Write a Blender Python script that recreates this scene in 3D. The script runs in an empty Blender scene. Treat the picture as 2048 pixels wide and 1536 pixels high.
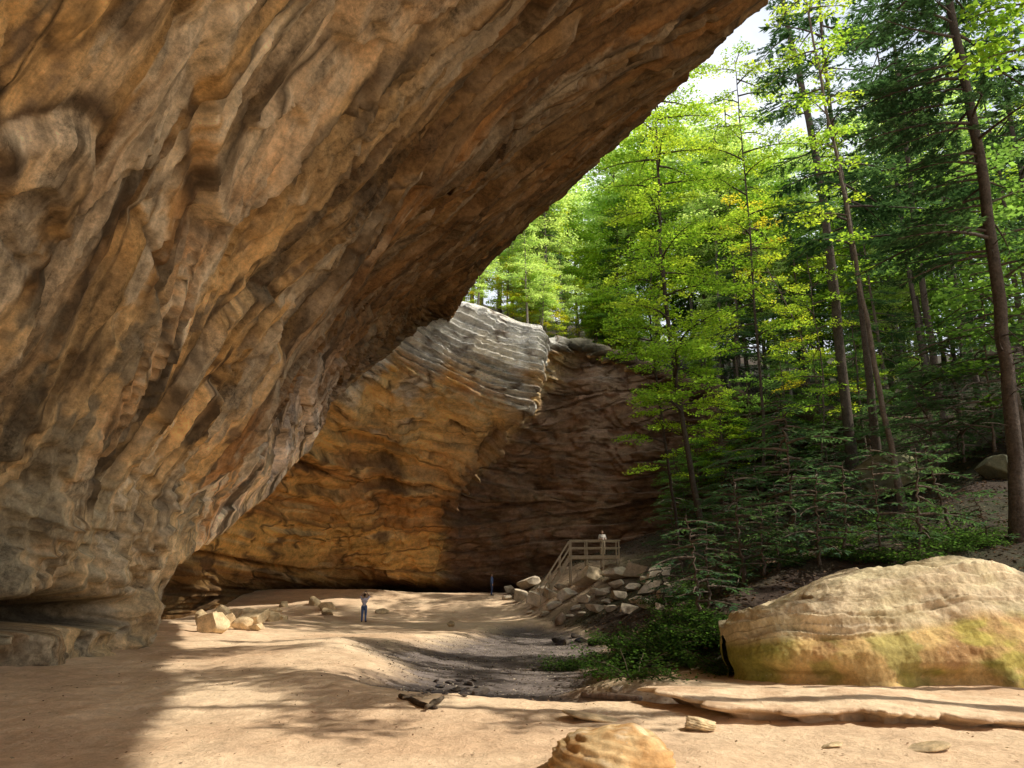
import bpy, bmesh, math, random
import numpy as np
from mathutils import Vector, Matrix
rng=np.random.default_rng(11); random.seed(11)
S=bpy.context.scene; COL=S.collection
CAMZ=1.6; FPX=1547.0; PITCH=math.radians(15.4)
cp,sp=math.cos(PITCH),math.sin(PITCH)
def ray(px,py):
    x=(px-1024)/FPX; y=(768-py)/FPX
    return np.array([x, cp-y*sp, y*cp+sp])
def at_depth(px,py,Y):
    r=ray(px,py); t=Y/r[1]
    return np.array([r[0]*t,Y,CAMZ+r[2]*t])
def sstep(a,b,x):
    t=np.clip((x-a)/(b-a),0,1); return t*t*(3-2*t)
# ---------------------------------------------------------------- noise
_perm=np.random.default_rng(3).permutation(256); _perm=np.concatenate([_perm,_perm,_perm])
_g=np.random.default_rng(4).normal(size=(256,3)); _g/=np.linalg.norm(_g,axis=1)[:,None]
def perlin(P):
    P=np.asarray(P,float); i=np.floor(P).astype(int); f=P-i; i&=255
    u=f*f*f*(f*(f*6-15)+10); out=0
    for dx in (0,1):
        wx=u[:,0] if dx else 1-u[:,0]
        for dy in (0,1):
            wy=u[:,1] if dy else 1-u[:,1]
            for dz in (0,1):
                wz=u[:,2] if dz else 1-u[:,2]
                h=_perm[_perm[_perm[(i[:,0]+dx)&255]+((i[:,1]+dy)&255)]+((i[:,2]+dz)&255)]
                g=_g[h]
                out=out+wx*wy*wz*(g[:,0]*(f[:,0]-dx)+g[:,1]*(f[:,1]-dy)+g[:,2]*(f[:,2]-dz))
    return out*1.5
def fbm(P,oct=4,gain=.5):
    a=1.;o=0;P=np.asarray(P,float)
    for k in range(oct):
        o=o+a*perlin(P*(2.03**k)+k*17.3); a*=gain
    return o
def ridged(P,oct=3,gain=.5):
    a=1.;o=0;P=np.asarray(P,float)
    for k in range(oct):
        o=o+a*(1-2.2*np.abs(perlin(P*(2.03**k)+k*13.7))); a*=gain
    return o
def P3(a,b,c=0.):
    a,b,c=np.broadcast_arrays(np.asarray(a,float),np.asarray(b,float),np.asarray(c,float))
    return np.stack([a.ravel(),b.ravel(),c.ravel()],1)
# ---------------------------------------------------------------- mesh helpers
def np_mesh(name,V,F,mat=None,col=None,flow=None,smooth=True,parent=None,loc=None):
    V=np.ascontiguousarray(V,dtype=np.float32); F=np.ascontiguousarray(F,dtype=np.int32)
    me=bpy.data.meshes.new(name)
    me.vertices.add(len(V)); me.vertices.foreach_set('co',V.ravel())
    m,k=F.shape
    me.loops.add(m*k); me.loops.foreach_set('vertex_index',F.ravel())
    me.polygons.add(m); me.polygons.foreach_set('loop_start',np.arange(0,m*k,k,dtype=np.int32))
    me.polygons.foreach_set('use_smooth',np.full(m,smooth))
    me.update(calc_edges=True); me.validate()
    if col is not None:
        a=me.color_attributes.new('Col','FLOAT_COLOR','POINT')
        c=np.ones((len(V),4),np.float32); c[:,:3]=np.clip(col,0,1); a.data.foreach_set('color',c.ravel())
    if flow is not None:
        a=me.attributes.new('flow','FLOAT_VECTOR','POINT')
        a.data.foreach_set('vector',np.ascontiguousarray(flow,dtype=np.float32).ravel())
    o=bpy.data.objects.new(name,me); COL.objects.link(o)
    if mat: me.materials.append(mat)
    if parent: o.parent=parent
    if loc is not None: o.location=loc
    return o
def gridF(nr,nc):
    a=(np.arange(nr-1)[:,None]*nc+np.arange(nc-1)[None,:]).ravel()
    return np.stack([a,a+1,a+nc+1,a+nc],1)
def tag(o,label=None,cat=None,group=None,kind=None):
    if label:o['label']=label
    if cat:o['category']=cat
    if group:o['group']=group
    if kind:o['kind']=kind
    return o
def thing(name,label,cat,loc,group=None,rz=0):
    o=bpy.data.objects.new(name,None); COL.objects.link(o); o.location=loc; o.rotation_euler=(0,0,rz)
    return tag(o,label,cat,group)
def copy_tree(o,parent=None):
    c=o.copy(); COL.objects.link(c)
    if parent: c.parent=parent
    for ch in list(o.children): copy_tree(ch,c)
    return c
class Wood:
    def __init__(s): s.V=[];s.F=[];s.n=0
    def tube(s,pts,rad,n=6,cap=False):
        pts=np.asarray(pts,float); rad=np.broadcast_to(np.asarray(rad,float),(len(pts),)).copy()
        if cap:
            pts=np.concatenate([pts[:1],pts,pts[-1:]]); rad=np.concatenate([[.001],rad,[.001]])
        k=len(pts); T=np.gradient(pts,axis=0)
        if cap: T[0]=T[1]=pts[2]-pts[1]; T[-1]=T[-2]=pts[-2]-pts[-3]
        T/=np.linalg.norm(T,axis=1)[:,None]+1e-9
        ref=np.array([1,0,0.]) if abs(T[:,2]).mean()>.7 else np.array([0,0,1.])
        N=np.cross(T,ref); N/=np.linalg.norm(N,axis=1)[:,None]+1e-9
        B=np.cross(T,N); a=np.arange(n)*2*math.pi/n
        R=pts[:,None,:]+rad[:,None,None]*(np.cos(a)[None,:,None]*N[:,None,:]+np.sin(a)[None,:,None]*B[:,None,:])
        i=np.arange(k-1)[:,None]*n; j=np.arange(n)[None,:]; j2=(j+1)%n
        f=np.stack([(i+j),(i+j2),(i+n+j2),(i+n+j)],-1).reshape(-1,4)+s.n
        s.V.append(R.reshape(-1,3)); s.F.append(f); s.n+=k*n
    def box(s,c,d,R=None):
        c=np.asarray(c,float); d=np.asarray(d,float)/2
        v=np.array([[x,y,z] for x in(-1,1) for y in(-1,1) for z in(-1,1)],float)*d
        if R is not None: v=v@np.asarray(R).T
        f=np.array([[0,1,3,2],[4,6,7,5],[0,4,5,1],[2,3,7,6],[0,2,6,4],[1,5,7,3]])+s.n
        s.V.append(v+c); s.F.append(f); s.n+=8
    def build(s,name,mat,parent=None,col=None,smooth=True,off=None):
        V=np.concatenate(s.V)
        if off is not None: V=V-np.asarray(off)
        c=np.tile(np.array(col,float),(len(V),1)) if col is not None else None
        return np_mesh(name,V,np.concatenate(s.F),mat,c,smooth=smooth,parent=parent)
# ---------------------------------------------------------------- materials
def new_mat(name):
    m=bpy.data.materials.new(name); m.use_nodes=True; nt=m.node_tree; nt.nodes.clear()
    out=nt.nodes.new('ShaderNodeOutputMaterial'); return m,nt,out
def nd(nt,t,**k):
    n=nt.nodes.new(t)
    for a,b in k.items(): setattr(n,a,b)
    return n
def noise(nt,vec,scale,detail=6,rough=.6,out='Fac'):
    n=nd(nt,'ShaderNodeTexNoise'); n.inputs['Scale'].default_value=scale; n.inputs['Detail'].default_value=detail
    n.inputs['Roughness'].default_value=rough; nt.links.new(vec,n.inputs['Vector']); return n.outputs[out]
def mrange(nt,v,a,b,c,d):
    n=nd(nt,'ShaderNodeMapRange'); nt.links.new(v,n.inputs[0])
    for i,x in enumerate((a,b,c,d)): n.inputs[i+1].default_value=x
    return n.outputs[0]
def math_(nt,op,a,b):
    n=nd(nt,'ShaderNodeMath',operation=op)
    for i,x in enumerate((a,b)):
        if isinstance(x,(int,float)): n.inputs[i].default_value=x
        else: nt.links.new(x,n.inputs[i])
    return n.outputs[0]
def vscale(nt,v,f):
    n=nd(nt,'ShaderNodeVectorMath',operation='SCALE'); nt.links.new(v,n.inputs[0])
    if isinstance(f,(int,float)): n.inputs['Scale'].default_value=f
    else: nt.links.new(f,n.inputs['Scale'])
    return n.outputs[0]
def vadd(nt,a,b):
    n=nd(nt,'ShaderNodeVectorMath',operation='ADD'); nt.links.new(a,n.inputs[0]); nt.links.new(b,n.inputs[1]); return n.outputs[0]
def mixc(nt,f,a,col):
    n=nd(nt,'ShaderNodeMix',data_type='RGBA'); nt.links.new(f,n.inputs[0]); nt.links.new(a,n.inputs[6])
    if isinstance(col,tuple): n.inputs[7].default_value=(*col,1)
    else: nt.links.new(col,n.inputs[7])
    return n.outputs[2]
def surf_mat(name,col=None,flow=False,s1=2.,s2=9.,var=.45,speck=None,speck_s=14.,speck_t=.66,dark=None,dark_t=.56,bump=.5,bdist=.08,rough=.92,b1=1.6,r2=.7,cracks=None):
    m,nt,out=new_mat(name); L=nt.links
    tc=nd(nt,'ShaderNodeTexCoord').outputs['Object']
    if flow: fl=nd(nt,'ShaderNodeAttribute',attribute_name='flow').outputs['Vector']
    else: fl=tc
    if col is None: c=nd(nt,'ShaderNodeAttribute',attribute_name='Col').outputs['Color']
    else:
        r=nd(nt,'ShaderNodeRGB'); r.outputs[0].default_value=(*col,1); c=r.outputs[0]
    n1=noise(nt,fl,s1,7,.68); n2=noise(nt,tc,s2,8,r2)
    mix=math_(nt,'ADD',math_(nt,'MULTIPLY',n1,.5),math_(nt,'MULTIPLY',n2,.5))
    c=vscale(nt,c,mrange(nt,mix,.36,.64,1-var,1+var))
    if dark:
        nd_=noise(nt,fl,s1*.55,5,.65); c=mixc(nt,mrange(nt,nd_,dark_t,dark_t+.10,0,.85),c,dark)
    if speck:
        ns=noise(nt,tc,speck_s,4,.6); c=mixc(nt,mrange(nt,ns,speck_t,speck_t+.05,0,.7),c,speck)
    h=math_(nt,'ADD',math_(nt,'MULTIPLY',n1,b1),n2)
    if cracks:
        sc,wd,fac=cracks
        vo=nd(nt,'ShaderNodeTexVoronoi',feature='DISTANCE_TO_EDGE'); vo.inputs['Scale'].default_value=sc
        L.new(vadd(nt,fl,vscale(nt,noise(nt,fl,sc*1.3,3,.6,'Color'),.9/sc)),vo.inputs['Vector'])
        cm=math_(nt,'MULTIPLY',mrange(nt,vo.outputs['Distance'],0,wd,1,0),mrange(nt,n1,.46,.56,0,1))
        c=mixc(nt,math_(nt,'MULTIPLY',cm,fac),c,dark or (.1,.07,.04)); h=math_(nt,'SUBTRACT',h,math_(nt,'MULTIPLY',cm,.9))
    b=nd(nt,'ShaderNodeBump'); b.inputs['Strength'].default_value=bump; b.inputs['Distance'].default_value=bdist
    L.new(h,b.inputs['Height'])
    p=nd(nt,'ShaderNodeBsdfPrincipled'); p.inputs['Roughness'].default_value=rough
    p.inputs['Specular IOR Level'].default_value=.15
    L.new(c,p.inputs['Base Color']); L.new(b.outputs[0],p.inputs['Normal']); L.new(p.outputs[0],out.inputs[0])
    return m
def leaf_mat(name,tr=.5,gain=1.7):
    m,nt,out=new_mat(name); L=nt.links
    c=nd(nt,'ShaderNodeAttribute',attribute_name='Col').outputs['Color']
    d=nd(nt,'ShaderNodeBsdfDiffuse'); L.new(c,d.inputs[0])
    t=nd(nt,'ShaderNodeBsdfTranslucent')
    v=nd(nt,'ShaderNodeVectorMath',operation='MULTIPLY'); L.new(c,v.inputs[0]); v.inputs[1].default_value=(gain*1.15,gain*1.1,gain*.6)
    L.new(v.outputs[0],t.inputs[0])
    x=nd(nt,'ShaderNodeMixShader'); x.inputs[0].default_value=tr; L.new(d.outputs[0],x.inputs[1]); L.new(t.outputs[0],x.inputs[2])
    L.new(x.outputs[0],out.inputs[0]); return m
M_roof=surf_mat('sandstone_roof',flow=True,s1=1.3,s2=5.5,var=.85,dark=(.06,.04,.022),dark_t=.55,bump=1.,bdist=.075,b1=1.1,r2=.86,cracks=(.33,.022,.85))
M_wall=surf_mat('sandstone_back_wall',flow=True,s1=1.3,s2=2.4,var=.6,dark=(.12,.07,.033),dark_t=.61,bump=1.,bdist=.16,r2=.82,cracks=(.5,.06,.9))
M_rock=surf_mat('boulder_stone',s1=2.6,s2=14,var=.42,speck=(.5,.46,.36),speck_s=18,bump=.55,bdist=.04,r2=.8)
M_sand=surf_mat('sandy_floor',s1=1.4,s2=7.,var=.22,bump=.85,bdist=.06)
M_litter=surf_mat('forest_floor',s1=1.4,s2=9,var=.6,bump=.8,bdist=.08)
M_bark=surf_mat('bark',s1=3,s2=12,var=.5,bump=.7,bdist=.04)
M_wood=surf_mat('weathered_timber',col=(.50,.41,.29),s1=3,s2=20,var=.3,bump=.3,bdist=.01)
M_skin=surf_mat('skin',col=(.45,.27,.19),var=.08,bump=.05,bdist=.002,rough=.6)
def cloth(n,c): return surf_mat(n,col=c,s1=8,s2=40,var=.15,bump=.2,bdist=.004)
M_leaf=leaf_mat('broad_leaf',.55,2.3); M_needle=leaf_mat('needle_spray',.4,1.7)
M_dead=leaf_mat('fallen_leaf',.1,1.)
# ---------------------------------------------------------------- terrain height
bank=np.array([(160,14.5),(14,17.4),(5,17.8),(1.8,19.6),(2.9,26),(4.0,34),(3.4,44),(.8,54),(-.5,64),(-.5,300)],float)
chan=np.array([(2.6,14.6,1.),(-1.2,16.4,1.8),(-.2,19.8,2.4),(-.7,25,3.4),(.6,32,3.5),(1.0,40,2.6),(.8,48,1.4)],float)
def seg_dist(x,y,A,B):
    d=B-A; t=np.clip(((x-A[0])*d[0]+(y-A[1])*d[1])/(d@d),0,1)
    return np.hypot(x-A[0]-t*d[0],y-A[1]-t*d[1]),t
def bank_d(x,y):
    dm=np.full(x.shape,1e9); ins=np.zeros(x.shape,bool)
    for i in range(len(bank)-1):
        d,_=seg_dist(x,y,bank[i],bank[i+1]); dm=np.minimum(dm,d)
    poly=np.concatenate([bank,[(160,300)]]); n=len(poly)
    for i in range(n):
        a=poly[i]; b=poly[(i+1)%n]
        if a[1]==b[1]: continue
        c=((a[1]>y)!=(b[1]>y))&(x<(b[0]-a[0])*(y-a[1])/(b[1]-a[1])+a[0]); ins^=c
    return np.where(ins,dm,-dm)
def chan_f(x,y):
    m=np.zeros(x.shape)
    for i in range(len(chan)-1):
        d,t=seg_dist(x,y,chan[i,:2],chan[i+1,:2]); w=chan[i,2]+(chan[i+1,2]-chan[i,2])*t
        m=np.maximum(m,np.exp(-(d/w)**4*.7))
    return m
def Hfull(x,y):
    x=np.asarray(x,float); y=np.asarray(y,float); sh=x.shape; x=x.ravel(); y=y.ravel()
    z=.13*perlin(P3(x*.16,y*.16,1.))+.06*perlin(P3(x*.5,y*.5,2.))+.025*perlin(P3(x*1.7,y*1.7,3.))
    z+=1.95*sstep(53,69,y)+.3*sstep(-7,-14,x)
    z+=.4*np.exp(-((x+5)/3.)**2-((y-25)/6.)**2)+.25*np.exp(-((x+2.8)/1.6)**2-((y-15.5)/2.)**2)
    cf=chan_f(x+.35*perlin(P3(x*.4,y*.4,12.)),y); z-=.5*cf
    d=bank_d(x,y); dd=np.maximum(d,0); de=np.sqrt(dd*dd+.5)-.707
    h=.52*np.minimum(de,4.5)+.34*np.clip(de-4.5,0,9)+.55*np.clip(de-13.5,0,45)
    hm=sstep(.2,2.,d)
    z+=h+hm*(.3*perlin(P3(x*.3,y*.3,5.))+.12*perlin(P3(x*1.1,y*1.1,6.)))
    z+=.9*np.exp(-((x-5)/4.5)**2-((y-57)/6.)**2)
    return z.reshape(sh),cf.reshape(sh),d.reshape(sh)
def H(x,y): return float(Hfull(np.array([x]),np.array([y]))[0][0])
_ts=np.concatenate([np.linspace(5,60,1600),np.linspace(60,160,700)])
def at_ground(px,py):
    r=ray(px,py); X=r[0]*_ts; Y=r[1]*_ts; Z=CAMZ+r[2]*_ts
    h=Hfull(X,Y)[0]; k=np.argmax(Z<=h)
    if not (Z<=h).any(): k=len(_ts)-1
    return np.array([X[k],Y[k],h[k]]),_ts[k]
xs=np.concatenate([np.linspace(-90,-17,18)[:-1],np.linspace(-17,18,270)[:-1],np.linspace(18,160,70)])
ys=np.concatenate([np.linspace(-60,5,16)[:-1],np.linspace(5,40,310)[:-1],np.linspace(40,80,130)[:-1],np.linspace(80,280,40)])
XX,YY=np.meshgrid(xs,ys)
ZZ,CF,DD=Hfull(XX,YY)
ZZ=ZZ+.03*perlin(P3(XX*3.3,YY*3.3,4.)).reshape(XX.shape)*(DD<.3)
V=np.stack([XX.ravel(),YY.ravel(),ZZ.ravel()],1); Fg=gridF(*XX.shape)
n1=fbm(P3(XX*.25,YY*.25,9.),4); n2=fbm(P3(XX*1.2,YY*1.2,11.),3)
sand=np.array([.79,.60,.40]); sand2=np.array([.61,.42,.265]); grav=np.array([.17,.14,.125]); wet=np.array([.06,.05,.047]); lit=np.array([.06,.041,.03]); lit2=np.array([.04,.042,.02])
c=sand+(sand2-sand)*np.clip(.5+.8*n1+.3*n2,0,1)[:,None]
wm=np.exp(-((V[:,0]+1.2)/1.5)**2-((V[:,1]-17.4)/1.6)**2)[:,None]; gcol=grav*(1-wm)+wet*wm
g=np.clip(CF.ravel()*1.35+.3*n2-.12,0,1)[:,None]; c=c*(1-g)+gcol*(1+.6*n2[:,None])*g
ls=lit+(lit2-lit)*np.clip(.4+n1+n2*.6,0,1)[:,None]
sm=sstep(-.3,.7,DD.ravel()+.5*n2)[:,None]; rm=np.exp(-((V[:,0]-3.5)/4.5)**2-((V[:,1]-56)/6.)**2)[:,None]
sm=sm*(1-.85*rm); c=c*(1-sm)+ls*sm
cx=DD.ravel()[Fg].mean(1); cc=CF.ravel()[Fg].mean(1)
def sub(name,mask,mat):
    f=Fg[mask]; u,inv=np.unique(f,return_inverse=True)
    o=np_mesh(name,V[u],inv.reshape(f.shape),mat,c[u]); tag(o,kind='structure'); return o
hm=cx>.3; gm=(~hm)&(cc>.5)
tag(sub('ground',~hm&~gm,M_sand),'trampled pink sand floor of the rock shelter')
tag(sub('stream_bed',gm,M_sand),'grey gravel stream bed sunk into the sand')
tag(sub('hillside',hm,M_litter),'leaf strewn forest slope on the right')

# ---------------------------------------------------------------- near overhang
SK=.30
Y0=np.concatenate([np.linspace(-32,6,40)[:-1],np.linspace(6,70,860)])
tx=[-45,-32,-10,0,10,26,37,48,58,60]
def T_xl(Y): return np.interp(Y,tx,[36,33,26,22,18,11.6,6.7,1.1,-5.6,-7.4])
def T_zl(Y): return np.interp(Y,[-45,40,48,58,60],[26.6,26.6,26.2,24.6,24.2])
def T_xe(Y): return np.interp(Y,[-45,12,20,23.3,24,29,36,42,46,52,58,60],[-11.5,-11.2,-10.9,-10.6,-10.2,-10.8,-11.3,-11.2,-11.5,-9.3,-6.2,-7.6])
def T_ze(Y): return np.interp(Y,[-45,22.6,23.2,24,29,36,42,44,46,49,52,58,60],[-1.2,-1.2,-.6,2.6,4.1,6.3,9.6,11.2,13.2,15.4,17.7,24.0,24.0])
nu,nm,nw=22,540,12
rows=[];vlist=[]
Yb=np.minimum(Y0,59.4)
for u in np.linspace(1,0,nu)[:-1]:
    rows.append(np.stack([T_xe(Yb)-15*u, Yb+5*u, T_ze(Yb)+1.5*u],1)); vlist.append(0.)
for v in np.linspace(0,1,nm):
    Yr=np.minimum(Y0-SK*30*v,59.4); xe,xl,ze,zl=T_xe(Yr),T_xl(Yr),T_ze(Yr),T_zl(Yr)
    rows.append(np.stack([xe+(xl-xe)*v**2.0, Yr, ze+(zl-ze)*v],1)); vlist.append(v)
Yr=np.minimum(Y0-SK*30,59.4)
for q in np.linspace(0,1,nw)[1:]:
    rows.append(np.stack([T_xl(Yr)-26*q, Yr+6*q, T_zl(Yr)+1.2*np.sqrt(q)+13*q],1)); vlist.append(1.01)
G=np.stack(rows,1)
ny,nr,_=G.shape
du=np.gradient(G,axis=0); dv=np.gradient(G,axis=1); N=np.cross(du,dv); nl=np.linalg.norm(N,axis=2)[...,None]; N=np.where(nl>1e-7,N/(nl+1e-12),0)
ref=np.array([0.,15,3])-G
flip=np.sign((N*ref).sum(2)); sgn=np.sign(np.median(flip[50:600,60:400])); N*=sgn
Pg=G.reshape(-1,3)
Xg,Yg,Zg=Pg.T
VVg=np.broadcast_to(np.array(vlist)[None,:],(ny,nr)).ravel()
sarc=30*np.clip(VVg,0,1)
Q0=np.broadcast_to(Y0[:,None],(ny,nr)).ravel()
q1=Q0+1.6*fbm(P3(Q0*.09,sarc*.07,2.),2)
def steps(f,w):
    fr=f-np.floor(f); return np.floor(f)+sstep(0,w,fr)-f, fr
f=fbm(P3(q1*.13,sarc*.05,7.),2,.4)*4.2; s1_,fr=steps(f,.07)
f2=fbm(P3(q1*.36,sarc*.09,27.),2,.4)*3.0; s2_,fr2=steps(f2,.08)
f3=fbm(P3(q1*.8,sarc*.22,37.),3,.45)*2.4; s3_,fr3=steps(f3,.12)
rid=1-np.abs(perlin(P3(q1*.17,sarc*.03,15.)))*2.2
low=sstep(6.5,3.,Zg)*(Yg<26)
strq=Zg*1.15+.05*Yg+.6*fbm(Pg*.22+3,2); strd=perlin(P3(np.floor(strq*1.4)*2.7+.3,Yg*.12,0.))*.6+.3*perlin(P3(strq*3.1,Yg*.25,8.))
fb=fbm(P3(Yg*.45,Zg*.5,33.),3)*3; blk=np.floor(fb)+sstep(0,.12,fb-np.floor(fb))
fx=sarc*.28+1.3*fbm(P3(q1*.12,sarc*.05,44.),3); fxr=fx-np.floor(fx); cut=np.exp(-((fxr-.5)/.03)**2)*sstep(.0,.35,perlin(P3(q1*.25,np.floor(fx)*3.1,5.)))
near=.3+.7*sstep(6,14,Yg)
d=near*(.5*s1_+.27*s2_+.17*s3_+.42*rid*sstep(2,8,Zg))+.7*fbm(Pg*.09+5,2)+.085*fbm(P3(q1*.8,sarc*.3,61.),5,.62)+.05*ridged(P3(q1*1.6,sarc*.6,3.),4,.6)-.18*cut
d=d*(1-.7*low)+low*(.45*strd+.3*blk)
damp=(1-.6*sstep(.88,1.0,VVg)*(VVg<=1.0))*np.where(Yg>23,.25+.75*sstep(0,.10,VVg),1)
d=(d*damp)
Pn=Pg+d[:,None]*N.reshape(-1,3)
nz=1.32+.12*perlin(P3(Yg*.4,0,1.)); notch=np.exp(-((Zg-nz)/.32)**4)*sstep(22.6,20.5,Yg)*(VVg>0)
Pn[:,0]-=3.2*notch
amber=np.array([.76,.46,.175]); brown=np.array([.38,.205,.08]); dark=np.array([.10,.062,.033]); pale=np.array([.90,.72,.47]); gg=np.array([.46,.40,.26]); pink=np.array([.76,.62,.49]); rust=np.array([.64,.28,.075])
def mixv(a,b,t): return a*(1-t[:,None])+b*t[:,None]
t1=fbm(P3(q1*.22,sarc*.05,41.),5,.6); t2=fbm(P3(q1*.7,sarc*.12,51.),6,.68); t3=fbm(Pg*.16+9,4); t4=fbm(P3(q1*.35,sarc*.06,71.),4); t5=fbm(Pg*.55+3,6,.65)
c=np.tile(amber,(len(Pg),1))
c=mixv(c,brown,.95*sstep(-.1,.3,t1+.4*t3)); c=mixv(c,rust,.65*sstep(.08,.4,t4)); c=mixv(c,dark,.95*sstep(.14,.40,t2*.8+.3*t1+.35*t5))
c=mixv(c,gg,.32*sstep(.05,.4,-t3+.3*t2))
c=mixv(c,pale,.9*sstep(.13,.38,-t2*.9-.25*t1+.3*t4-.35*t5))
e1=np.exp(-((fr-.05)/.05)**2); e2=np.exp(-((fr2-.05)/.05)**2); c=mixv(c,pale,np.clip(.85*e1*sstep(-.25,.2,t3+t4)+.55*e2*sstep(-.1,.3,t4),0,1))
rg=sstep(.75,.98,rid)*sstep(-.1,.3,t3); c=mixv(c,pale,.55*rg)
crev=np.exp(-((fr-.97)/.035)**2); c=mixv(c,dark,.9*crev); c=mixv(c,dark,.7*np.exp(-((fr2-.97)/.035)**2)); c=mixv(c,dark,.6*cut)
stain=sstep(.02,.3,fbm(P3(Yg*.10,VVg*2.2,91.),4)+.15*t2)*sstep(12,20,Yg); c=mixv(c,dark*1.3,.6*stain)
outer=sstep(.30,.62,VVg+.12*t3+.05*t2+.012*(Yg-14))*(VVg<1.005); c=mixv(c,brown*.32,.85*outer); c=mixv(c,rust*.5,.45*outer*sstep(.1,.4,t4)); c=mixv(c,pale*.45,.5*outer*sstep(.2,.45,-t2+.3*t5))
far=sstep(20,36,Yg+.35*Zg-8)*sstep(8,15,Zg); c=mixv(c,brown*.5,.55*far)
c=mixv(c,gg*1.0,.45*low)
cream=np.exp(-((Yg-11)/4.)**2)*np.exp(-((VVg-.42)/.2)**2); c=mixv(c,pale,np.clip(.8*cream*sstep(-.25,.2,t4-.6*t2),0,1))
bul=np.exp(-((Yg-36)/9.)**2)*np.exp(-((VVg-.12)/.18)**2); c=mixv(c,pink*1.1,np.clip(.85*bul*sstep(-.6,.2,-t2),0,1))  # bulge tinted paler, the skylight on it put into the colour
c=mixv(c,dark*.7,.8*notch)  # notch interior coloured darker, recess shade painted in
c*= (1+.35*t2+.3*t5)[:,None]
flow=P3(q1*.9,sarc*.22,Zg*.08)
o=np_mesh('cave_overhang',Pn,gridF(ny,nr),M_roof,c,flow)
tag(o,'huge leaning amber sandstone overhang filling the left and top','rock overhang',kind='structure')

# ---------------------------------------------------------------- back wall of the horseshoe
st=[ ((-500,34),(-480,500,36),(-480,300,38)),
 ((250,45),(380,900,48),(430,700,49)),
 ((400,56),(600,820,52.5),(650,620,53.5)),
 ((500,66),(720,755,55),(770,600,56)),
 ((620,72),(800,735,57.5),(862,588,58.5)),
 ((730,74),(930,785,60),(955,606,61)),
 ((810,74),(1045,808,62.3),(1040,638,62.9)),
 ((835,74),(1066,800,62.8),(1082,645,63.4)),
 ((870,74),(1090,712,67.5),(1094,676,68)),
 ((1060,73),(1160,706,72),(1165,684,72.5)),
 ((1245,69),(1250,738,70),(1255,706,70.5)),
 ((1400,67),(1390,800,66),(1385,760,66.5)),
 ((1650,62),(1640,870,60),(1640,830,60)),
 ((2100,58),(2050,890,56),(2050,850,56)),
 ((2700,58),(2650,890,56),(2650,850,56))]
B0=[];B1=[];B2=[]
for b,br,tp in st:
    p=at_depth(b[0],1200,b[1]); p[2]=.6; B0.append(p); B1.append(at_depth(*br)); B2.append(at_depth(*tp))
B0,B1,B2=map(np.array,(B0,B1,B2)); B0[0][2]=-1; B0[1][2]=-1
cum=np.concatenate([[0],np.cumsum(np.linalg.norm(np.diff(B1,axis=0),axis=1))]); cum=.5*cum/cum[-1]+.5*np.arange(len(st))/(len(st)-1)
ss=np.linspace(0,1,540)
I=lambda B:np.stack([np.interp(ss,cum,B[:,i]) for i in range(3)],1)
def smo(A,w=9):
    P=np.pad(A,((w//2,w//2),(0,0)),'edge'); return np.stack([np.convolve(P[:,i],np.ones(w)/w,'valid') for i in range(3)],1)
b0,b1,b2=smo(I(B0),31),smo(I(B1),7),smo(I(B2),7)
rows=[];cap=[]
for v in np.linspace(0,1,290):
    e=v**1.8; p=b0*(1-e)+b1*e; p=p.copy(); p[:,2]=b0[:,2]*(1-v)+b1[:,2]*v
    rows.append(p); cap.append(np.full(len(ss),v-1))
for v in np.linspace(0,1,140)[1:]:
    p=b1*(1-v)+b2*v; p=p.copy(); p[:,1]+=-.7*math.sin(v*math.pi)**.6+.8*v**4; rows.append(p); cap.append(np.full(len(ss),v))
for v in np.linspace(0,1,10)[1:]:
    p=b2.copy(); p[:,1]+=.8+9*v; p[:,2]+=.4*v; rows.append(p); cap.append(np.full(len(ss),1+v))
G=np.stack(rows,1); capg=np.stack(cap,1).ravel(); ns_,nr=G.shape[:2]; iscap=capg>0
du=np.gradient(G,axis=0); dv=np.gradient(G,axis=1); N=np.cross(du,dv); N/=np.linalg.norm(N,axis=2)[...,None]+1e-9
N*=np.where(N[...,1:2]>0,-1,1)
Pg=G.reshape(-1,3); X,Y,Z=Pg.T
zz=Z+.05*X+.8*fbm(P3(X*.05,Z*.05,3.),2); si=np.floor(zz/3.4); tl=perlin(P3(si*1.7+.4,si*2.9+.2,.5))*.6
q=zz+tl*(X+4)
q=np.where(iscap,Z+.34*X*sstep(6,-12,X)+.35*fbm(P3(X*.10,Z*.06,4.),2),q)
seto=perlin(P3(si*2.31+.7,X*.03,7.5))
f=q*.75+.16*fbm(P3(X*.12,Z*.12,13.),3); f=np.where(iscap,q*1.7+.22*fbm(P3(X*.15,Z*.1,13.),2),f); fr=f-np.floor(f); lay=perlin(P3(np.floor(f)*3.7+.5,X*.06,2.)); lay_n=perlin(P3((np.floor(f)+1)*3.7+.5,X*.06,2.)); lay=lay+(lay_n-lay)*sstep(.9,1,fr)
saw=fr-.5
f2=q*2.1+.35*fbm(P3(X*.3,Z*.3,17.),3); f2=np.where(iscap,q*4.3+.2*fbm(P3(X*.25,Z*.2,17.),2),f2); fr2=f2-np.floor(f2); lay2=perlin(P3(np.floor(f2)*2.3+.37,X*.10,6.))
big=fbm(Pg*np.array([.07,.07,.10])+2,3); rgw=ridged(Pg*np.array([.16,.16,.25])+6,3)
brk=fbm(P3(X*.3,q*.4,19.),3)*2.6; blk=np.floor(brk)+sstep(0,.1,brk-np.floor(brk))
patch=sstep(-.3,.35,fbm(Pg*.1+21,3))
d=1.4*big+1.6*seto+(.3+1.1*patch)*lay+.18*lay2+.8*saw*patch+.45*blk+.12*fbm(Pg*.7,4)+.3*rgw
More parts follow.
